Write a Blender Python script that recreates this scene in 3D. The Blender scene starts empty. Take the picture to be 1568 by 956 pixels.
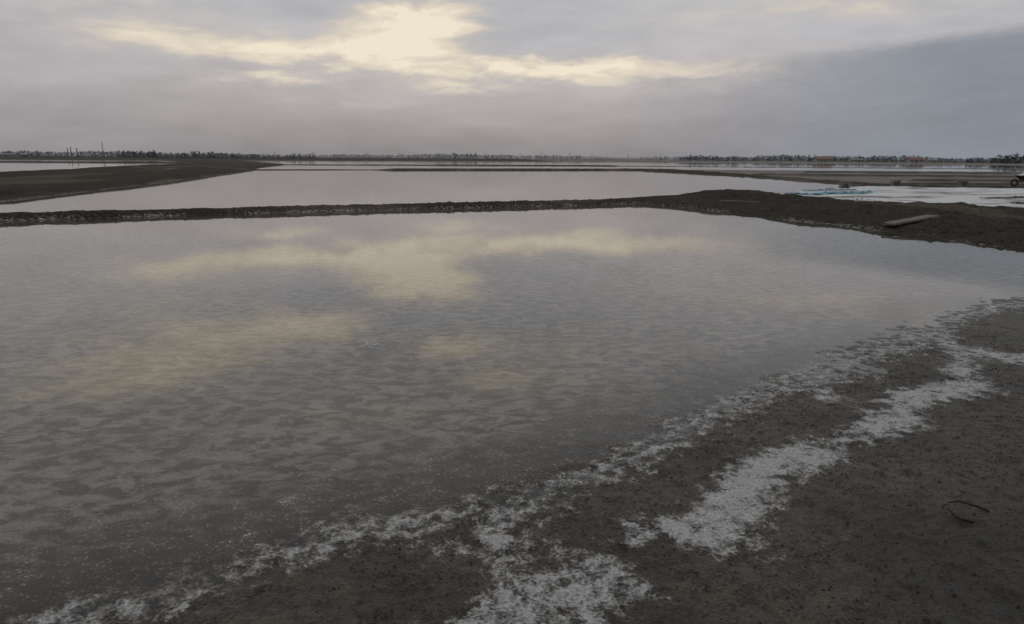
import bpy, math, random
import numpy as np
from mathutils import Matrix, Vector
random.seed(4); rng=np.random.default_rng(7)
sc=bpy.context.scene
sc.view_settings.view_transform='Standard'
try: sc.view_settings.look='None'
except Exception: pass
sc.view_settings.exposure=0; sc.view_settings.gamma=1

# ------------------------------------------------------------ camera
p=math.radians(12.67); r=math.radians(0.33)
F=Vector((0,math.cos(p),-math.sin(p))); U0=Vector((0,math.sin(p),math.cos(p))); X0=Vector((1,0,0))
R=X0*math.cos(r)+U0*math.sin(r); U=U0*math.cos(r)-X0*math.sin(r)
cam=bpy.data.cameras.new('camera'); co=bpy.data.objects.new('camera',cam); sc.collection.objects.link(co)
M=Matrix((R,U,-F)).transposed().to_4x4(); M.translation=Vector((0,0,1.75)); co.matrix_world=M
cam.sensor_width=36; cam.lens=24; cam.clip_start=0.05; cam.clip_end=20000
sc.camera=co

# ------------------------------------------------------------ node helpers
class NT:
    def __init__(s,nt): s.nt=nt; s.n=nt.nodes; s.l=nt.links
    def new(s,t,**k):
        n=s.n.new(t)
        for a,b in k.items(): setattr(n,a,b)
        return n
    def put(s,sock,v):
        if isinstance(v,bpy.types.NodeSocket): s.l.new(v,sock)
        elif v is not None: sock.default_value=v
    def m(s,op,a,b=None,c=None,clamp=False):
        n=s.new('ShaderNodeMath',operation=op); n.use_clamp=clamp
        s.put(n.inputs[0],a)
        if b is not None: s.put(n.inputs[1],b)
        if c is not None: s.put(n.inputs[2],c)
        return n.outputs[0]
    def mix(s,f,a,b,bt='MIX'):
        n=s.new('ShaderNodeMix',data_type='RGBA',blend_type=bt)
        s.put(n.inputs[0],f); s.put(n.inputs[6],a if not isinstance(a,tuple) else (*a,1)); s.put(n.inputs[7],b if not isinstance(b,tuple) else (*b,1))
        return n.outputs[2]
    def ss(s,v,lo,hi,a=0.0,b=1.0):
        n=s.new('ShaderNodeMapRange',interpolation_type='SMOOTHSTEP')
        s.put(n.inputs[0],v)
        for i,q in zip((1,2,3,4),(lo,hi,a,b)): s.put(n.inputs[i],q)
        return n.outputs[0]
    def noise(s,vec,scale,detail=4,rough=.5,dist=0.0):
        n=s.new('ShaderNodeTexNoise'); s.put(n.inputs['Vector'],vec)
        n.inputs['Scale'].default_value=scale; n.inputs['Detail'].default_value=detail
        n.inputs['Roughness'].default_value=rough; n.inputs['Distortion'].default_value=dist
        return n.outputs[0]
    def comb(s,x,y,z):
        n=s.new('ShaderNodeCombineXYZ')
        for i,q in enumerate((x,y,z)): s.put(n.inputs[i],q)
        return n.outputs[0]
    def ramp(s,v,stops):
        n=s.new('ShaderNodeValToRGB'); e=n.color_ramp.elements
        while len(e)<len(stops): e.new(0.5)
        for q,(pp,c) in zip(e,stops): q.position=pp; q.color=(*c,1)
        s.put(n.inputs[0],v); return n.outputs[0]
    def scale(s,vec,sx,sy,sz):
        n=s.new('ShaderNodeVectorMath',operation='MULTIPLY'); s.put(n.inputs[0],vec); n.inputs[1].default_value=(sx,sy,sz); return n.outputs[0]
def mat(name):
    m=bpy.data.materials.new(name); m.use_nodes=True; m.node_tree.nodes.clear()
    t=NT(m.node_tree); o=t.new('ShaderNodeOutputMaterial'); return m,t,o
def bsdf(t,col,rough=.8,spec=.5,normal=None):
    b=t.new('ShaderNodeBsdfPrincipled')
    t.put(b.inputs['Base Color'],col if not isinstance(col,tuple) else (*col,1)); t.put(b.inputs['Roughness'],rough)
    t.put(b.inputs['Specular IOR Level'],spec)
    if normal is not None: t.put(b.inputs['Normal'],normal)
    return b.outputs[0]
def bump(t,h,dist,strength=1.0,normal=None):
    b=t.new('ShaderNodeBump'); b.inputs['Strength'].default_value=strength; b.inputs['Distance'].default_value=dist
    t.put(b.inputs['Height'],h)
    if normal is not None: t.put(b.inputs['Normal'],normal)
    return b.outputs[0]
def simple(name,c1,c2,scale=5,rough=.85,bd=0.0):
    m,t,o=mat(name); tc=t.new('ShaderNodeTexCoord').outputs['Object']
    n=t.noise(tc,scale,3,.6); f=t.ss(n,.35,.65)
    nr=bump(t,n,bd) if bd else None
    t.l.new(bsdf(t,t.mix(f,c1,c2),rough,.2,nr),o.inputs[0]); return m

# ------------------------------------------------------------ world (overcast sky)
SUN_EL,SUN_AZ=math.radians(48),math.radians(-8)
w=bpy.data.worlds.new('World'); sc.world=w; w.use_nodes=True; w.node_tree.nodes.clear()
try:
    w.cycles.sampling_method='MANUAL'; w.cycles.sample_map_resolution=256
except Exception: pass
t=NT(w.node_tree); wo=t.new('ShaderNodeOutputWorld')
tc=t.new('ShaderNodeTexCoord').outputs['Generated']
sp=t.new('ShaderNodeSeparateXYZ'); t.l.new(tc,sp.inputs[0]); sx,sy,sz=sp.outputs
DEG=57.2958
az=t.m('MULTIPLY',t.m('ARCTAN2',sx,sy),DEG)
el=t.m('MULTIPLY',t.m('ARCSINE',t.m('ABSOLUTE',sz)),DEG)
sph=t.comb(t.m('MULTIPLY',az,.055),t.m('MULTIPLY',el,.20),0.3)
n1=t.noise(sph,1.5,4,.55)
nn=t.new('ShaderNodeTexNoise'); t.put(nn.inputs['Vector'],sph); nn.inputs['Scale'].default_value=3.6; nn.inputs['Detail'].default_value=7; nn.inputs['Roughness'].default_value=.58; nn.inputs['Distortion'].default_value=.35
sc3=t.new('ShaderNodeSeparateColor'); t.l.new(nn.outputs['Color'],sc3.inputs[0]); n2,n3,n4=sc3.outputs
azw=t.m('ADD',az,t.m('ADD',t.m('MULTIPLY',t.m('SUBTRACT',n1,.5),6),t.m('MULTIPLY',t.m('SUBTRACT',n4,.5),7)))
elw=t.m('ADD',el,t.m('MULTIPLY',t.m('SUBTRACT',n2,.5),2.9))
wv=t.comb(azw,elw,0.0)
def gs(blobs):
    tot=None
    for a0,e0,s,q,amp in blobs:
        mp=t.new('ShaderNodeMapping'); t.l.new(wv,mp.inputs[0]); kx,ky=1/(2.3*s),1/(2.3*q)
        mp.inputs['Scale'].default_value=(kx,ky,1); mp.inputs['Location'].default_value=(-a0*kx,-e0*ky,0)
        g=t.new('ShaderNodeTexGradient',gradient_type='QUADRATIC_SPHERE'); t.l.new(mp.outputs[0],g.inputs[0])
        tot=t.m('MULTIPLY',g.outputs[1],amp) if tot is None else t.m('MULTIPLY_ADD',g.outputs[1],amp,tot)
    return tot
warm=gs([(-8,8.9,3.9,1.7,1.7),(-7,11.0,3.4,1.0,1.0),(-16.5,7.7,7.5,.75,1.15),(-26,8.5,8.5,1.2,.55),(-1,6.9,7.0,.65,1.0),
 (7,7.0,8,.65,.65),(14,6.4,8,1.4,.40),(-4.5,5.5,4.5,.45,.55),(-19,5.9,5,.45,.65),(-31,10.8,9,1.3,.45),
 (-24,13.6,9,1.3,1.0),(-30,16,9,1.6,.95),(-16.5,13.2,3.8,1.0,.85),(-5.3,15.6,5,1.0,1.1),(-1,18.2,4.5,.9,.75),(5.5,16,3.5,2.2,.5),
 (21,10.6,13,1.2,.5),(-12,21,14,2.2,.45),(-13,4.2,16,1.4,.2)])
dark=gs([(-15,10.7,6.5,1.3,.8),(1.5,9.6,7,1.5,.6),(-9,13.2,9,1.1,.6),(-25,11.9,6,.8,.3),(5,13,8,1.5,.45),(-8,17,5,.7,.4)])
base=t.ramp(t.m('DIVIDE',el,90),[(0,(.255,.240,.250)),(2.2/90,(.345,.312,.317)),(5/90,(.465,.425,.424)),(8.5/90,(.530,.508,.514)),(13/90,(.52,.515,.527)),(24/90,(.45,.455,.47)),(1,(.37,.375,.385))])
edge=t.m('MULTIPLY_ADD',t.m('SUBTRACT',az,20),.07,7.4)
under=t.ss(t.m('SUBTRACT',edge,t.m('MULTIPLY_ADD',t.m('SUBTRACT',n2,.5),1.6,el)),-.5,.9)
right=t.ss(az,5,34)
col=t.mix(t.m('MULTIPLY',t.m('MULTIPLY',under,right),.85),base,(.205,.235,.280))
col=t.mix(t.m('MULTIPLY',right,.2),col,(.32,.345,.38))
left=t.ss(az,-14,-40,0,.28); col=t.mix(left,col,(.30,.31,.33))
md=t.m('MULTIPLY_ADD',t.m('ADD',n3,n1),.32,.68)
col=t.mix(1.0,col,t.comb(md,md,md),'MULTIPLY')
col=t.mix(t.m('MULTIPLY',dark,.75,clamp=True),col,(.36,.375,.40))
wf=t.m('MULTIPLY',warm,t.m('MULTIPLY_ADD',n3,2.6,-.35))
wc=t.ramp(wf,[(0,(.53,.495,.475)),(.30,(.61,.55,.49)),(.7,(.76,.67,.54)),(1,(.89,.79,.63))])
col=t.mix(t.ss(wf,0.03,.62),col,wc)
sky=t.new('ShaderNodeTexSky',sky_type='NISHITA'); sky.sun_disc=False; sky.sun_elevation=SUN_EL; sky.sun_rotation=SUN_AZ
b1=t.new('ShaderNodeBackground'); t.l.new(sky.outputs[0],b1.inputs[0]); b1.inputs[1].default_value=.05
b2=t.new('ShaderNodeBackground'); t.put(b2.inputs[0],col); b2.inputs[1].default_value=1.0
mx=t.new('ShaderNodeMixShader'); mx.inputs[0].default_value=.96
t.l.new(b1.outputs[0],mx.inputs[1]); t.l.new(b2.outputs[0],mx.inputs[2]); t.l.new(mx.outputs[0],wo.inputs[0])
w.name='sky'
sl=bpy.data.lights.new('sun','SUN'); sl.energy=.5; sl.angle=math.radians(14); sl.color=(1,.93,.82)
so=bpy.data.objects.new('sun',sl); sc.collection.objects.link(so)
sd=Vector((math.sin(SUN_AZ)*math.cos(SUN_EL),math.cos(SUN_AZ)*math.cos(SUN_EL),math.sin(SUN_EL)))
so.rotation_euler=sd.to_track_quat('Z','Y').to_euler(); so.location=(0,0,30)

# ------------------------------------------------------------ terrain data
P1=[(-40,-10),(-6,0.3),(-1.9,2.28),(-1.58,2.52),(-1.12,2.76),(-.84,3.02),(-.28,3.2),(.06,3.42),(.45,3.65),(.91,4.08),(1.51,4.68),(2.23,5.3),(3.15,6.1),(4.2,6.85),(5.24,7.95),(6.62,8.6),(9,9.4),(12.5,9.6),(11.6,12),(10.3,13.6),(10.0,14.5),(9.76,16.6),(8.16,20.6),(6.87,24.5),(5.33,28),(3.74,27),(-1.97,24.5),(-6.33,22.6),(-10.99,20.3),(-13.86,18.6),(-40,6)]
P2=[(-17.5,18.6),(-14.5,19.7),(-11.6,21.3),(-7,23.6),(-2.5,25.6),(3.2,28.1),(5.5,29.8),(11.5,33.2),(22,45.5),(25.2,49),(25,77),(19,113),(-35,94),(-22.6,41),(-19.7,26.5)]
P3=[(-38,100),(19,119),(28,118),(110,113),(125,160),(20,178),(-52,160)]
P4=[(-55,75),(-120,40),(-300,60),(-300,190),(-78,184)]
P5=[(-54,168),(20,186),(120,168),(250,300),(0,420),(-130,330)]
P6=[(-420,215),(-95,205),(-150,300),(-420,300)]
P7=[(132,128),(240,128),(240,150),(138,146)]
PONDS=[P1,P2,P3,P4,P5,P6,P7]
PAN=[(11.3,32.3),(21.6,43.6),(31,40.6),(70,38),(60,20),(24,14),(17,22.8)]
def sdist(X,Y,poly,lim=None):
    n=len(poly); d=np.full(X.shape,1e9,np.float32); ins=np.zeros(X.shape,bool)
    for i in range(n):
        ax,ay=poly[i]; bx,by=poly[(i+1)%n]; ex,ey=bx-ax,by-ay
        wx=X-ax; wy=Y-ay; tt=np.clip((wx*ex+wy*ey)/(ex*ex+ey*ey),0,1)
        dx=wx-tt*ex; dy=wy-tt*ey; np.minimum(d,dx*dx+dy*dy,out=d)
        if by!=ay:
            c=((ay>Y)!=(by>Y))&(X<ex*(Y-ay)/ey+ax); ins^=c
    d=np.sqrt(d); return np.where(ins,-d,d)
def pdist(X,Y,pts):
    best=np.full(X.shape,1e9,np.float32)
    for (ax,ay,aw),(bx,by,bw) in zip(pts[:-1],pts[1:]):
        ex,ey=bx-ax,by-ay; wx=X-ax; wy=Y-ay
        tt=np.clip((wx*ex+wy*ey)/(ex*ex+ey*ey),0,1)
        dd=np.hypot(wx-tt*ex,wy-tt*ey)-(aw+(bw-aw)*tt); np.minimum(best,dd,out=best)
    return best
TAB=rng.random((256,256)).astype(np.float32)
def vn(x,y):
    xi=np.floor(x).astype(np.int64); yi=np.floor(y).astype(np.int64); fx=(x-xi).astype(np.float32); fy=(y-yi).astype(np.float32)
    fx=fx*fx*(3-2*fx); fy=fy*fy*(3-2*fy)
    a=TAB[xi&255,yi&255]; b=TAB[(xi+1)&255,yi&255]; c=TAB[xi&255,(yi+1)&255]; d=TAB[(xi+1)&255,(yi+1)&255]
    return (a+(b-a)*fx)*(1-fy)+(c+(d-c)*fx)*fy
def fbm(x,y,o=4,g=.5):
    s=0;a=1;tot=0
    for i in range(o):
        s=s+a*(vn(x*.8+y*.6+i*17.3,-x*.6+y*.8+i*31.7)-.5); tot+=a; a*=g; x=x*2.03; y=y*2.03
    return s/tot*2
def sstep(v,a,b):
    q=np.clip((v-a)/(b-a),0,1); return q*q*(3-2*q)
DIKES=[[(25.8,77,.5),(80,66,.6),(160,60,.8)],[(26,47.5,.4),(45,46,.5),(90,46,.5)],[(40,94,.5),(180,88,.8)],[(33,57,.2),(120,56,.4)],[(60,66,.4),(75,46,.4)],[(125,120,.8),(300,118,1)],[(125,170,1),(400,190,1.5)]]
LRIDGE=[[(-30,26,.3),(-34,60,.4),(-46,105,.5)],[(-22.2,30,.1),(-26,50,.2),(-38,100,.3)],[(-42,50,.5),(-60,110,.8),(-78,180,1)]]
SALT_SETS=[([(-2.4,1.9,.08),(-1.85,2.22,.08),(-1.45,2.46,.09),(-1.05,2.76,.06),(-.75,2.98,.12),(-.45,3.04,.11),(-.1,3.14,.12),(.15,3.33,.07),(.5,3.60,.08),(1.0,4.06,.11),(1.55,4.66,.13),(2.3,5.26,.16),(3.2,6.02,.17),(4.2,6.78,.17),(5.25,7.88,.17),(6.7,8.5,.2),(9,9.3,.2)],.62),
 ([(-.15,3.05,.12),(-.06,2.72,.08)],.68),([(-.55,2.95,.06),(-.32,2.8,.06),(-.03,2.85,.09)],.56),
 ([(2.25,5.2,.10),(2.4,4.88,.08)],.62),([(-.1,2.15,.16),(.15,2.38,.21),(.38,2.58,.11)],.78),([(.4,2.62,.03),(.62,2.9,.03)],.58),
 ([(.66,2.92,.06),(.85,2.95,.12),(1.08,3.08,.15),(1.2,3.25,.12)],.95),([(1.15,3.2,.11),(1.42,3.6,.13),(1.75,3.76,.13)],1.05),
 ([(1.75,3.76,.11),(2.3,4.2,.07),(2.7,4.45,.10),(3.1,4.85,.12),(3.55,5.15,.13)],.95),([(3.55,5.15,.05),(3.95,5.75,.02),(4.2,6.05,.14),(4.8,5.85,.18),(5.6,5.9,.18)],.85),
 ([(4.2,6.1,.08),(4.35,6.7,.10)],.75)]
def height(X,Y):
    X=X.astype(np.float64); Y=Y.astype(np.float64)
    rb0=sstep(X-6.5,-.5,3)*sstep(Y,11,15)
    wob=fbm(X*1.1,Y*1.1,4)*np.where(Y>12,.12+.12*rb0,.17)*np.clip(np.maximum(Y,1)/60,1,3)+fbm(X*6,Y*6,3)*.07
    d=np.full(X.shape,1e9)
    for P in PONDS: d=np.minimum(d,sdist(X,Y,P))
    d=d+wob
    far=sstep(np.hypot(X*.85,Y),60,200)
    H=.21+.015*fbm(X*.3,Y*.3,3)
    rb=rb0*(1-sstep(Y,31,36))
    H=H+rb*(.01+.16*fbm(X*.30+4,Y*.42,3))+.24*np.exp(-((X-9.2)/2.4)**2-((Y-29.0)/1.0)**2)
    ld=sstep(-X,17,21)*sstep(Y,20,30)*(1-sstep(Y,150,200)); H=H+ld*.10*fbm(X*.15,Y*.05,3)-ld*.13
    rd=ld*0
    for D in LRIDGE: rd=np.maximum(rd,1-sstep(pdist(X,Y,D),0,1.3))
    H=H+ld*rd*.24
    out=H*(1-np.exp(-np.maximum(d,0)/(.30+.4*rb0)))
    out=out+(fbm(X*1.6,Y*1.6,5,.6)*(.03+.10*rb0)+fbm(X*6,Y*6,3)*.025)*sstep(d,0,.6)*(1-.6*far)
    fl=sstep(X-26,0,1.5)*sstep(Y,44,46.5)*sstep(d,.3,1.0); ds=fl*0
    for D in DIKES: ds=np.maximum(ds,1-sstep(pdist(X,Y,D),-.1,.9))
    out=out*(1-fl)+fl*(.05+.02*fbm(X*.1,Y*.1)+ds*.25)
    pan=1-sstep(sdist(X,Y,PAN)+fbm(X*.8,Y*.8)*.5,-.5,.3); pan*=sstep(Y,12,16)
    out=out*(1-pan)+pan*(.17+.02*fbm(X*1.5,Y*1.5,4))
    ff=sstep(Y,430,700); out=out*(1-ff)+ff*.15
    bed=-np.minimum(.045,.06*(-np.minimum(d,0)))
    z=np.where(d>0,out,bed)
    near=(1-sstep(Y,9.5,12.5))
    g=np.where(d>0,.025*np.minimum(d,4),np.maximum(.016*d,-.04)); ls=sstep(d,-.4,.2)
    g=g+.012*fbm(X*3,Y*3,4,.55)+.018*fbm(X*9,Y*9,4,.62)*(.25+.75*ls)+.007*fbm(X*30,Y*30,2)*ls
    return z*(1-near)+g*near, d, pan, fl, ds, near
def axis(fine0,fine1,step,plan_hi,plan_lo):
    hi=[fine1]; s=step
    for lim,gr,smax in plan_hi:
        while hi[-1]<lim: s=min(s*gr,max(smax,s)) ; hi.append(hi[-1]+s)
    lo=[fine0]; s=step
    for lim,gr,smax in plan_lo:
        while lo[-1]>lim: s=min(s*gr,max(smax,s)); lo.append(lo[-1]-s)
    mid=list(np.arange(fine0,fine1,step))[1:]
    return np.array(lo[::-1]+mid+hi)
xs=axis(-2.4,3.6,.0155,[(14,1.02,.10),(60,1.02,.35),(7000,1.05,1e9)],[(-16,1.02,.12),(-60,1.02,.4),(-7000,1.05,1e9)])
ys=axis(2.0,5.6,.0155,[(17,1.012,.11),(34,1.01,.12),(60,1.02,.3),(125,1.01,.5),(190,1.02,.8),(9000,1.04,1e9)],[(-30,1.06,1),(-300,1.2,1e9)])
NX,NY=len(xs),len(ys)
Xg,Yg=np.meshgrid(xs,ys); Xf,Yf=Xg.ravel(),Yg.ravel()
Z,D,PANm,FL,DS,NEAR=height(Xf,Yf)
def saltw(xx,yy):
    nz=fbm(xx*3.2,yy*3.2,5,.62)*.20+fbm(xx*14,yy*14,3,.6)*.09
    best=np.zeros(xx.shape)
    for S,st in SALT_SETS:
        best=np.maximum(best,st*sstep(-(pdist(xx,yy,S)+nz),-.18,.08))
    return best
sel=(NEAR>0)&(Xf>-4)&(Xf<12)&(Yf>0)
sw=np.zeros(Xf.shape); sw[sel]=saltw(Xf[sel],Yf[sel])
rim=.50*np.clip(1-np.abs(D-.02)/.26,0,1)*(1-NEAR)*(1-sstep(Yf,60,90)); rim=rim*sstep(fbm(Xf*.8,Yf*.8,3),-.5,.2)
Z=Z+sw*.004
sw=np.maximum(sw,rim)
pts=np.stack([Xf,Yf,Z],1).astype(np.float32)
idx=np.arange(NX*NY).reshape(NY,NX)
q=np.stack([idx[:-1,:-1],idx[:-1,1:],idx[1:,1:],idx[1:,:-1]],-1).reshape(-1,4).astype(np.int32)
me=bpy.data.meshes.new('mud_ground'); me.vertices.add(len(pts)); me.vertices.foreach_set('co',pts.ravel())
me.loops.add(q.size); me.loops.foreach_set('vertex_index',q.ravel()); me.polygons.add(len(q))
me.polygons.foreach_set('loop_start',np.arange(0,q.size,4,dtype=np.int32))
me.polygons.foreach_set('use_smooth',np.ones(len(q),bool)); me.update(calc_edges=True)
at=me.color_attributes.new('zones','FLOAT_COLOR','POINT')
c=np.ones((len(pts),4),np.float32); c[:,0]=sw; c[:,1]=PANm; c[:,2]=FL*(1-DS); c[:,3]=NEAR
at.data.foreach_set('color',c.ravel())
a2=me.color_attributes.new('zones_b','FLOAT_COLOR','POINT')
c2=np.ones((len(pts),4),np.float32); c2[:,0]=sstep(D,-.35,.05); c2[:,1]=sstep(Yf,60,500); c2[:,2]=sstep(-D,.05,1.3)
c2[:,3]=sstep(Xf-.9-(Yf-2.3)*.85+.3*fbm(Xf,Yf,3),0,1.3)
a2.data.foreach_set('color',c2.ravel())
ground=bpy.data.objects.new('mud_ground',me); sc.collection.objects.link(ground)
def hz(x,y): return float(height(np.array([x],float),np.array([y],float))[0][0])

m,t,o=mat('mud_and_salt')
pos=t.new('ShaderNodeNewGeometry').outputs['Position']
va=t.new('ShaderNodeVertexColor',layer_name='zones'); s3=t.new('ShaderNodeSeparateColor'); t.l.new(va.outputs[0],s3.inputs[0]); aS,aP,aF=s3.outputs; aN=va.outputs[1]
vb=t.new('ShaderNodeVertexColor',layer_name='zones_b'); s4=t.new('ShaderNodeSeparateColor'); t.l.new(vb.outputs[0],s4.inputs[0]); bL,bF,bU=s4.outputs; bW=vb.outputs[1]
f1=t.noise(pos,1.3,2,.6); f2=t.noise(pos,11,4,.65); f3=t.noise(pos,60,3,.7)
mud=t.mix(t.ss(f2,.35,.65),(.026,.0220,.0165),(.082,.070,.053))
mud=t.mix(t.m('MULTIPLY',t.ss(f3,.46,.72),.75),mud,(.160,.140,.112))
mud=t.mix(t.ss(f1,.58,.38,0,.5),mud,(.018,.0155,.012))
mud=t.mix(t.m('MULTIPLY',bW,.62),mud,(.014,.012,.0095))
fs=t.noise(t.scale(pos,.35,.6,1),1,3,.6)
fl2=t.noise(t.scale(pos,.22,.035,1),1,3,.6)
dike=t.mix(t.ss(f2,.35,.65),(.020,.0168,.0125),(.065,.056,.043))
dike=t.mix(t.ss(fl2,.50,.62,0,.6),dike,(.120,.106,.086))
mud=t.mix(aN,dike,mud)
farc=t.mix(t.noise(t.scale(pos,.01,.04,1),1,2),(.040,.038,.034),(.07,.067,.06))
mud=t.mix(bF,mud,farc)
flat=t.mix(t.ss(fs,.35,.65),(.14,.13,.115),(.24,.222,.205))
mud=t.mix(aF,mud,flat)
bd1=t.noise(t.scale(pos,6.0,9.0,1),1,4,.62,.6)
bed=t.mix(t.ss(bd1,.40,.60),(.135,.126,.113),(.48,.458,.425))
bed=t.mix(t.ss(f1,.35,.65,0,.4),bed,(.20,.188,.168))
bed=t.mix(t.ss(bU,0,1,.85,0),bed,(.090,.083,.071))
bed=t.mix(t.ss(t.m('MULTIPLY_ADD',bd1,.3,f3),.73,.81),bed,(.64,.64,.62))
mud=t.mix(bL,bed,mud)
pann=t.ss(t.m('MULTIPLY_ADD',f2,.25,fs),.60,.78)
mud=t.mix(aP,mud,t.mix(pann,(.68,.69,.70),(.24,.23,.22)))
k=t.m('ADD',aS,t.m('ADD',t.m('MULTIPLY',t.m('SUBTRACT',f3,.5),1.5),t.m('MULTIPLY',t.m('SUBTRACT',f2,.5),3.0)))
sk=t.m('MULTIPLY',t.ss(k,.25,1.15),t.ss(aS,.02,.15))
sc1=t.mix(t.ss(f3,.30,.70),(.32,.315,.305),(.57,.57,.57))
colr=t.mix(sk,mud,sc1)
hgt=t.m('MULTIPLY_ADD',f2,.9,t.m('MULTIPLY',f3,.7))
nr=bump(t,hgt,.034)
rg=t.m('MULTIPLY_ADD',f2,.55,t.ss(aN,0,1,.60,.16))
t.l.new(bsdf(t,colr,rg,t.ss(aN,0,1,.06,.30),nr),o.inputs[0]); me.materials.append(m)

# ------------------------------------------------------------ water
m,t,o=mat('brine')
pos=t.new('ShaderNodeNewGeometry').outputs['Position']
w1=t.noise(t.scale(pos,4.5,7.5,1),1,2,.5,.3); w3=t.noise(pos,.35,2,.5)
nr=bump(t,w1,.0005)
fr=t.new('ShaderNodeFresnel'); fr.inputs[0].default_value=1.38; t.l.new(nr,fr.inputs[1])
gl=t.new('ShaderNodeBsdfGlossy'); gl.inputs['Color'].default_value=(.98,.97,.96,1); t.l.new(nr,gl.inputs['Normal'])
t.put(gl.inputs['Roughness'],t.ss(w3,.3,.7,.01,.035))
tr=t.new('ShaderNodeBsdfTransparent'); tr.inputs[0].default_value=(.94,.93,.91,1)
mx=t.new('ShaderNodeMixShader'); t.l.new(fr.outputs[0],mx.inputs[0]); t.l.new(tr.outputs[0],mx.inputs[1]); t.l.new(gl.outputs[0],mx.inputs[2]); t.l.new(mx.outputs[0],o.inputs[0])
me=bpy.data.meshes.new('salt_pond_water'); me.from_pydata([(-500,-20,0),(450,-20,0),(450,435,0),(-500,435,0)],[],[(0,1,2,3)]); me.materials.append(m)
wa=bpy.data.objects.new('salt_pond_water',me); sc.collection.objects.link(wa)

# ------------------------------------------------------------ mesh helpers
def mk(name,V,Fc,mats,parent=None,mi=None,smooth=False):
    me=bpy.data.meshes.new(name); me.from_pydata(V,[],Fc)
    for q in (mats if isinstance(mats,list) else [mats]): me.materials.append(q)
    if smooth: me.polygons.foreach_set('use_smooth',[True]*len(Fc))
    me.update(); ob=bpy.data.objects.new(name,me); sc.collection.objects.link(ob)
    if parent: ob.parent=parent
    return ob
def box(V,Fc,cx,cy,cz,sx,sy,sz,ang=0,tilt=0,jit=0):
    n=len(V); M=Matrix.Translation((cx,cy,cz))@Matrix.Rotation(ang,4,'Z')@Matrix.Rotation(tilt,4,'Y')
    for a in(-1,1):
        for b_ in(-1,1):
            for c_ in(-1,1):
                V.append(tuple(M@Vector((a*sx/2+random.uniform(-jit,jit),b_*sy/2+random.uniform(-jit,jit),c_*sz/2+random.uniform(-jit,jit)))))
    for f in((0,1,3,2),(4,6,7,5),(0,4,5,1),(2,3,7,6),(0,2,6,4),(1,5,7,3)): Fc.append(tuple(n+i for i in f))
def tube(V,Fc,pts,rad,seg=8):
    n0=len(V); P=[Vector(a) for a in pts]
    for i,a in enumerate(P):
        d=(P[min(i+1,len(P)-1)]-P[max(i-1,0)]).normalized(); s=d.cross(Vector((.13,.2,1))).normalized(); u=s.cross(d)
        rr=rad[i] if isinstance(rad,(list,tuple)) else rad
        for k in range(seg):
            an=2*math.pi*k/seg; V.append(tuple(a+(s*math.cos(an)+u*math.sin(an))*rr))
    for i in range(len(P)-1):
        for k in range(seg):
            Fc.append((n0+i*seg+k,n0+i*seg+(k+1)%seg,n0+(i+1)*seg+(k+1)%seg,n0+(i+1)*seg+k))
    Fc.append(tuple(n0+k for k in range(seg))[::-1]); Fc.append(tuple(n0+(len(P)-1)*seg+k for k in range(seg)))

# ------------------------------------------------------------ salt crystals / clods
ms=simple('salt_crystal',(.34,.335,.33),(.58,.58,.575),200,.6)
V=[];Fc=[]
def chunk(V,Fc,x,y,z,s,fl=.5):
    n=len(V)
    for a in range(5):
        an=a*1.2566+random.uniform(-.4,.4); q=s*random.uniform(.6,1.15)
        V.append((x+math.cos(an)*q,y+math.sin(an)*q,z-.2*s*fl))
    V.append((x+random.uniform(-.3,.3)*s,y+random.uniform(-.3,.3)*s,z+s*fl*random.uniform(.5,1)))
    for a in range(5): Fc.append((n+a,n+(a+1)%5,n+5))
NC=110000
cx_=rng.uniform(-2.5,6,NC); cy_=rng.uniform(2,9,NC); ww=saltw(cx_,cy_)
clus=sstep(fbm(cx_*9,cy_*9,3),-.2,.6)
keep=rng.random(NC)<(ww**1.3)*.18*clus*np.clip(4/cy_,.3,1.3)
g1=rng.normal(-.1,1.3,2600); g2=rng.normal(4.6,1.1,2600)
gk=fbm(g1*2,g2*3,3)>-.1; g1=g1[gk]; g2=g2[gk]
CX=np.concatenate([cx_[keep],g1]); CY=np.concatenate([cy_[keep],g2])
hv,dv=height(CX,CY)[:2]; sv=saltw(CX,CY)
for x,y,z,dd,s0 in zip(CX,CY,hv,dv,sv):
    if y<2.1: continue
    if dd>.3 and s0<.1: continue
    s=random.uniform(.0008,.0022) if s0>.1 else random.uniform(.0018,.0055)
    if random.random()<.05: s*=1.8
    chunk(V,Fc,x,y,max(z+.004,-.001),s,.6)
for i in range(34): chunk(V,Fc,-1.36+random.gauss(0,.04),6.35+random.gauss(0,.07),.003,random.uniform(.012,.028),.5)
mk('salt_crystals',V,Fc,ms)
mc=simple('mud_clod',(.025,.021,.016),(.075,.064,.05),60,.9)
V=[];Fc=[];cand=[]
for i in range(9000):
    y=random.uniform(2,8); cand.append((random.uniform(-1.5,3)+y*.3,y))
for i in range(2500):
    u=random.random(); cand.append((7+random.random()*8,13.5+u*18))
for i in range(900):
    u=random.random(); cand.append((-14+u*19+random.gauss(0,.3),19.2+u*9.3+random.gauss(0,.4)))
ca=np.array(cand); hzv,dv=height(ca[:,0],ca[:,1])[:2]; sv=saltw(ca[:,0],ca[:,1])
for (x,y),z,dd,s0 in zip(cand,hzv,dv,sv):
    if dd<.2 or (y<10 and s0>.3): continue
    s=random.uniform(.003,.010) if y<10 else random.uniform(.015,.045)
    chunk(V,Fc,x,y,z+.001,s,.8)
mk('mud_clods',V,Fc,mc)

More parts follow.
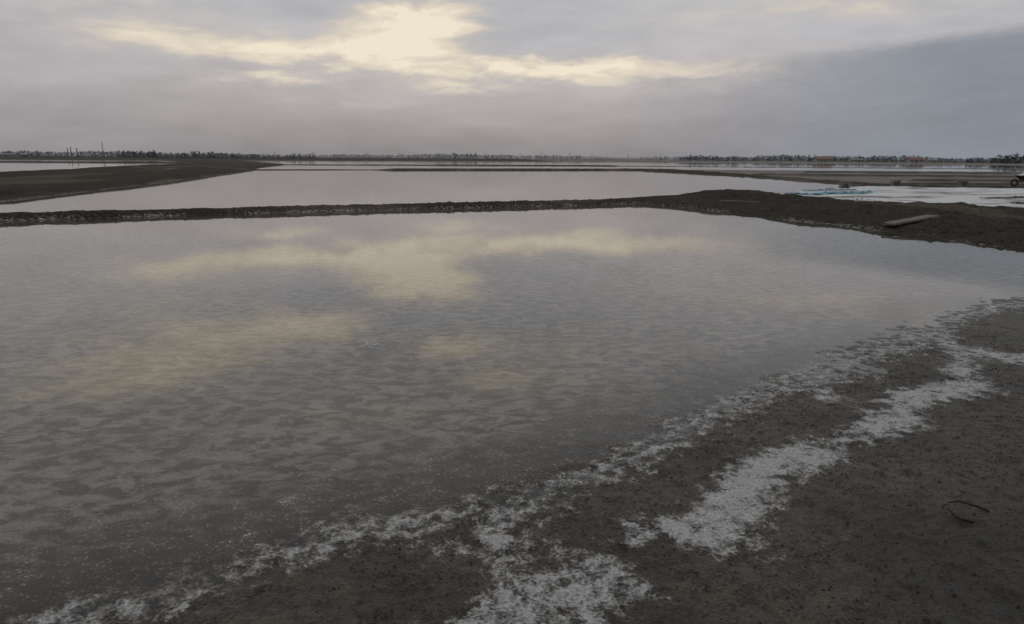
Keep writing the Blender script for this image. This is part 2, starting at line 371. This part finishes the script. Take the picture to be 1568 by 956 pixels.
# ------------------------------------------------------------ wire, planks, tarp, sluices
dk_=simple('rusty_wire',(.02,.016,.013),(.05,.04,.03),80,.6)
V=[];Fc=[]
wp=[(2.23,2.99),(2.18,3.03),(2.17,3.09),(2.20,3.145),(2.26,3.155),(2.33,3.13),(2.38,3.10)]
tube(V,Fc,[(x,y,hz(x,y)+z) for (x,y),z in zip(wp,(.004,.010,.020,.030,.034,.020,.004))],.005)
mk('bent_wire',V,Fc,dk_,smooth=True)
mw=simple('weathered_wood',(.10,.09,.078),(.19,.175,.155),9,.85,.002)
def plank(x0,y0,x1,y1,wd,th,lift):
    V=[];Fc=[]
    z0,z1=hz(x0,y0)+lift,hz(x1,y1)+lift; an=math.atan2(y1-y0,x1-x0); N=10
    zm=max(hz(x0+(x1-x0)*u,y0+(y1-y0)*u)+.03-(z0+(z1-z0)*u) for u in (.2,.4,.6,.8)); zm=max(zm,0)
    for i in range(N+1):
        u=i/N; cx=x0+(x1-x0)*u; cy=y0+(y1-y0)*u; cz=z0+(z1-z0)*u+zm
        for sy_,sz_ in((-1,-1),(1,-1),(1,1),(-1,1)):
            w_=wd/2+random.uniform(-.006,.006)
            V.append((cx-math.sin(an)*w_*sy_,cy+math.cos(an)*w_*sy_,cz+th/2*sz_))
    for i in range(N):
        for k in range(4): Fc.append((4*i+k,4*i+(k+1)%4,4*i+4+(k+1)%4,4*i+4+k))
    Fc.append((3,2,1,0)); Fc.append(tuple(4*N+k for k in range(4)))
    return mk('wooden_plank',V,Fc,mw)
plank(9.6,17.5,11.2,18.3,.34,.05,.02)
plank(7.75,25.8,9.3,26.2,.25,.05,.05)
mt=simple('blue_plastic',(.06,.20,.30),(.14,.36,.46),3,.4)
mb=simple('black_liner',(.02,.022,.024),(.06,.065,.07),3,.45)
def sheet(name,pts,wd,mat_,hh):
    V=[];Fc=[]; N=60; Mx=6
    P=[Vector(a) for a in pts]
    for i in range(N+1):
        u=i/N*(len(P)-1); j=min(int(u),len(P)-2); c_=P[j].lerp(P[j+1],u-j); d=(P[j+1]-P[j]).normalized(); nn_=Vector((-d.y,d.x))
        w_=wd*(.4+1.0*random.random())
        for k in range(Mx+1):
            q=c_+nn_*(k/Mx-.5)*w_+Vector((random.gauss(0,.03),random.gauss(0,.03)))
            V.append((q.x,q.y,.19+hh*(1-abs(k/Mx*2-1))*random.uniform(.3,1.1)+.01))
    for i in range(N):
        for k in range(Mx): a=i*(Mx+1)+k; Fc.append((a,a+1,a+Mx+2,a+Mx+1))
    return mk(name,V,Fc,mat_,smooth=False)
sheet('blue_tarp',[(12.6,32.0),(14,32.3),(15.2,33.3),(16.9,33.8),(18.2,35.2)],.35,mt,.10)
sheet('blue_tarp',[(15.2,36.2),(17,36.9),(18.5,37.3)],.3,mt,.07)
sheet('black_pond_liner',[(20,29.5),(23,31.0),(27,31.5)],.3,mb,.06)
sheet('black_pond_liner',[(19,26.2),(21,27),(23.5,27)],.25,mb,.05)
mcn=simple('old_concrete',(.12,.11,.10),(.22,.21,.195),6,.85,.002)
for (x,y) in((19.4,40.6),(23.8,43.2),(30,46.3)):
    par=bpy.data.objects.new('sluice_gate',None); sc.collection.objects.link(par); zb=hz(x,y)
    V=[];Fc=[]; box(V,Fc,x-.2,y,zb+.13,.10,.3,.42); box(V,Fc,x+.2,y,zb+.13,.10,.3,.42); box(V,Fc,x,y,zb+.28,.298,.16,.1)
    mk('frame',V,Fc,mcn,par)
    V=[];Fc=[]; box(V,Fc,x,y,zb+.10,.296,.04,.25); mk('gate_board',V,Fc,mw,par)
par=bpy.data.objects.new('wheelbarrow',None); sc.collection.objects.link(par)
mmet=simple('dark_steel',(.03,.03,.03),(.07,.06,.05),8,.5); mru=simple('rubber',(.015,.015,.015),(.03,.03,.03),8,.8)
bx,by=32.75,44.2; bz=hz(bx,by)
V=[];Fc=[]
lo=[(-.35,-.28),(.35,-.28),(.35,.28),(-.35,.28)]; hi_=[(-.6,-.42),(.6,-.42),(.6,.42),(-.6,.42)]
for a,b_ in lo: V.append((bx+a,by+b_,bz+.38))
for a,b_ in hi_: V.append((bx+a,by+b_,bz+.68))
Fc+= [(3,2,1,0),(0,1,5,4),(1,2,6,5),(2,3,7,6),(3,0,4,7)]; mk('tray',V,Fc,mmet,par)
V=[];Fc=[]
for s_ in(-1,1):
    tube(V,Fc,[(bx-.85,by+.12*s_,bz+.28),(bx,by+.25*s_,bz+.34),(bx+1.1,by+.33*s_,bz+.62)],.022)
    tube(V,Fc,[(bx+.3,by+.27*s_,bz+.38),(bx+.42,by+.27*s_,bz)],.02)
mk('handles_and_legs',V,Fc,mmet,par)
V=[];Fc=[]
tube(V,Fc,[(bx-.85+.2*math.cos(a),by,bz+.22+.2*math.sin(a)) for a in np.linspace(0,2*math.pi,25)],.05)
mk('wheel',V,Fc,mru,par,smooth=True)
V=[];Fc=[]
N=14
for i in range(N+1):
    for j in range(N+1):
        a=(i/N*2-1);b_=(j/N*2-1); V.append((bx+a*.56,by+b_*.39,bz+.66+.28*max(0,1-max(abs(a),abs(b_))**1.3)+random.uniform(-.01,.01)))
for i in range(N):
    for j in range(N): q_=i*(N+1)+j; Fc.append((q_,q_+N+1,q_+N+2,q_+1))
mk('salt_heap',V,Fc,ms,par,smooth=True)

# ------------------------------------------------------------ distant vegetation
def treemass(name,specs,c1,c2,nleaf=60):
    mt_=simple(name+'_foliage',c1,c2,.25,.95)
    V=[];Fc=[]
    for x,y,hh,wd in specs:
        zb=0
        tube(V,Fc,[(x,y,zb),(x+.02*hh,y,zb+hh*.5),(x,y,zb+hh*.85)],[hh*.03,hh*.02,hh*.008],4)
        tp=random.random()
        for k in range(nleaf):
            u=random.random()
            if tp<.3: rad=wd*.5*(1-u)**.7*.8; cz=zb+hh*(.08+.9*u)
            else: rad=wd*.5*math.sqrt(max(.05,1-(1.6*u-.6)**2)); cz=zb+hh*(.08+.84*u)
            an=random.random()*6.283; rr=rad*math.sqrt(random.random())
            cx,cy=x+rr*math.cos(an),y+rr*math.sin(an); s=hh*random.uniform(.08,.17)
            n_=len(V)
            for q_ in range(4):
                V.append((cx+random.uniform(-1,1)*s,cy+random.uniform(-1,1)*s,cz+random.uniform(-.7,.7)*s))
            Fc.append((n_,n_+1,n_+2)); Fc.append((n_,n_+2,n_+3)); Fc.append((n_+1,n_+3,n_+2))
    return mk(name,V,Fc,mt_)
def pxX(u,Y): return (u-784)/1045/1.024*Y
sp_=[]
u=-150
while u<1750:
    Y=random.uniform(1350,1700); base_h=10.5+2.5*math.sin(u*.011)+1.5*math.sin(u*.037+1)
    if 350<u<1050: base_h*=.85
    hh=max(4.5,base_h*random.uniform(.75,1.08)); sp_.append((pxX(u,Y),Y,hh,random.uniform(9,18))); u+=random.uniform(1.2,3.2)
treemass('distant_treeline',sp_,(.21,.225,.245),(.25,.27,.29),46)  # blue-grey leaf colour stands in for distance haze
sp_=[]
def row(u0,u1,step,Y0,h0,h1):
    u=u0
    while u<u1:
        Y=Y0*random.uniform(.96,1.05); h_=random.uniform(h0,h1)*random.uniform(.8,1.1); sp_.append((pxX(u,Y),Y,h_,h_*random.uniform(.8,1.5))); u+=step*random.uniform(.4,1.6)
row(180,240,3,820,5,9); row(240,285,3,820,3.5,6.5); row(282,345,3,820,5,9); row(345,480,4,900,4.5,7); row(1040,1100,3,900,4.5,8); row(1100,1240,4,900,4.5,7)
treemass('tree_row',sp_,(.115,.13,.14),(.155,.17,.18))  # thinner distance haze mixed into this row's leaf colour
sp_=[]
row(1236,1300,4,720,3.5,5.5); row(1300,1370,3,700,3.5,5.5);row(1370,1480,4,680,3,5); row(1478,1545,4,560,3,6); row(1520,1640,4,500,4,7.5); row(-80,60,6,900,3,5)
treemass('tree_row',sp_,(.075,.087,.09),(.11,.125,.128))  # nearer rows, only a little haze tinted into the foliage
sp_=[]
for i in range(900):
    u=random.uniform(-60,1640); Y=random.uniform(430,800); sp_.append((pxX(u,Y),Y,random.uniform(.4,1.0),random.uniform(2,6)))
treemass('low_scrub',sp_,(.07,.075,.07),(.11,.115,.105),30)

# ------------------------------------------------------------ houses
mwall=simple('plaster',(.26,.26,.25),(.33,.33,.32),1,.9); mroof=simple('red_tiles',(.19,.125,.11),(.25,.165,.145),2,.8); mwin=simple('window_glass',(.05,.055,.06),(.08,.085,.09),1,.3)  # tile red greyed in the colour to imitate haze
mgr=simple('grey_sheet_roof',(.16,.17,.18),(.24,.25,.26),1,.6)
def house(name,x,y,L,Wd,Hh,rh,roofm,ang=0):
    par=bpy.data.objects.new(name,None); sc.collection.objects.link(par); par.location=(x,y,.12); par.rotation_euler=(0,0,ang)
    V=[];Fc=[]; box(V,Fc,0,0,Hh/2,L,Wd,Hh)
    n=len(V); V+=[(-L/2,-Wd/2+.01,Hh),(-L/2,Wd/2-.01,Hh),(-L/2,0,Hh+rh*.9),(L/2,-Wd/2+.01,Hh),(L/2,Wd/2-.01,Hh),(L/2,0,Hh+rh*.9)]; Fc+=[(n,n+2,n+1),(n+3,n+4,n+5)]
    mk('walls',V,Fc,mwall,par)
    V=[];Fc=[]; e=.5
    for s_ in(-1,1):
        n=len(V); V+=[(-L/2-e,s_*(Wd/2+e),Hh-.15),(L/2+e,s_*(Wd/2+e),Hh-.15),(L/2+e,0,Hh+rh),(-L/2-e,0,Hh+rh),(-L/2-e,s_*(Wd/2+e),Hh-.0),(L/2+e,s_*(Wd/2+e),Hh),(L/2+e,0,Hh+rh+.15),(-L/2-e,0,Hh+rh+.15)]
        Fc+=[(n,n+1,n+2,n+3),(n+4,n+5,n+6,n+7),(n,n+1,n+5,n+4),(n,n+3,n+7,n+4),(n+1,n+2,n+6,n+5)]
    mk('roof',V,Fc,roofm,par)
    V=[];Fc=[]; k=int(L/3)
    for i in range(k):
        xx_=-L/2+(i+.5)*L/k
        if i==k//2: box(V,Fc,xx_,-Wd/2-.01,1.05,1.0,.06,2.1)
        else: box(V,Fc,xx_,-Wd/2-.01,1.7,1.1,.06,1.2)
    mk('windows_and_door',V,Fc,mwin,par)
house('tiled_roof_house',pxX(1258,620),620,15,8,2.6,2.2,mroof,.1)
house('tiled_roof_house',pxX(1399,590),590,11,7,2.6,2.0,mroof,-.15)
house('farm_shed',pxX(1308,640),640,12,7,2.4,.9,mgr,.05)
house('farm_shed',pxX(1425,620),620,10,7,2.2,.8,mgr,.1)
house('farm_shed',pxX(12,900),900,22,9,3,1.2,mgr,0)
house('farm_shed',pxX(38,950),950,14,9,3,1.2,mgr,0)
mp=simple('hazy_concrete',(.19,.20,.21),(.23,.24,.25),1,.9)
for u,Y,hh in[(742,1000,9),(795,1000,9),(828,950,10),(871,980,10),(905,1000,9),(560,1050,9),(610,1050,9),(668,1050,9),(960,1000,9),(480,1000,9),(420,1000,9),(1010,1000,9)]:
    V=[];Fc=[]; x=pxX(u,Y); tube(V,Fc,[(x,Y,0),(x,Y,hh)],[.30,.2],6); box(V,Fc,x,Y,hh-.8,2.4,.25,.25); box(V,Fc,x,Y,hh-2.0,1.8,.25,.25)
    mk('utility_pole',V,Fc,mp)
def tower(x,Y,hh,wd):
    V=[];Fc=[]; n=8
    for i in range(n):
        z0,z1=hh*i/n,hh*(i+1)/n; a,b_=wd*(1-.85*i/n)/2,wd*(1-.85*(i+1)/n)/2
        cs=((-1,-1),(1,-1),(1,1),(-1,1))
        for k in range(4):
            c0,c1=cs[k],cs[(k+1)%4]
            tube(V,Fc,[(x+c0[0]*a,Y+c0[1]*a,z0),(x+c0[0]*b_,Y+c0[1]*b_,z1)],.14,4)
            tube(V,Fc,[(x+c0[0]*a,Y+c0[1]*a,z0),(x+c1[0]*b_,Y+c1[1]*b_,z1)],.08,4)
            tube(V,Fc,[(x+c0[0]*b_,Y+c0[1]*b_,z1),(x+c1[0]*b_,Y+c1[1]*b_,z1)],.08,4)
    return mk('lattice_mast',V,Fc,mp)
tower(pxX(158,1400),1400,30,3)
for u,hh in((104,17),(109,19),(118,18)):
    x=pxX(u,1500); V=[];Fc=[]; tube(V,Fc,[(x,1500,0),(x,1500,hh*.5),(x,1500,hh)],[1.3,1.05,.8],12); tube(V,Fc,[(x,1500,hh),(x,1500,hh+.8)],[1.0,1.0],12); mk('factory_chimney',V,Fc,mp)
print('grid',NX,NY)
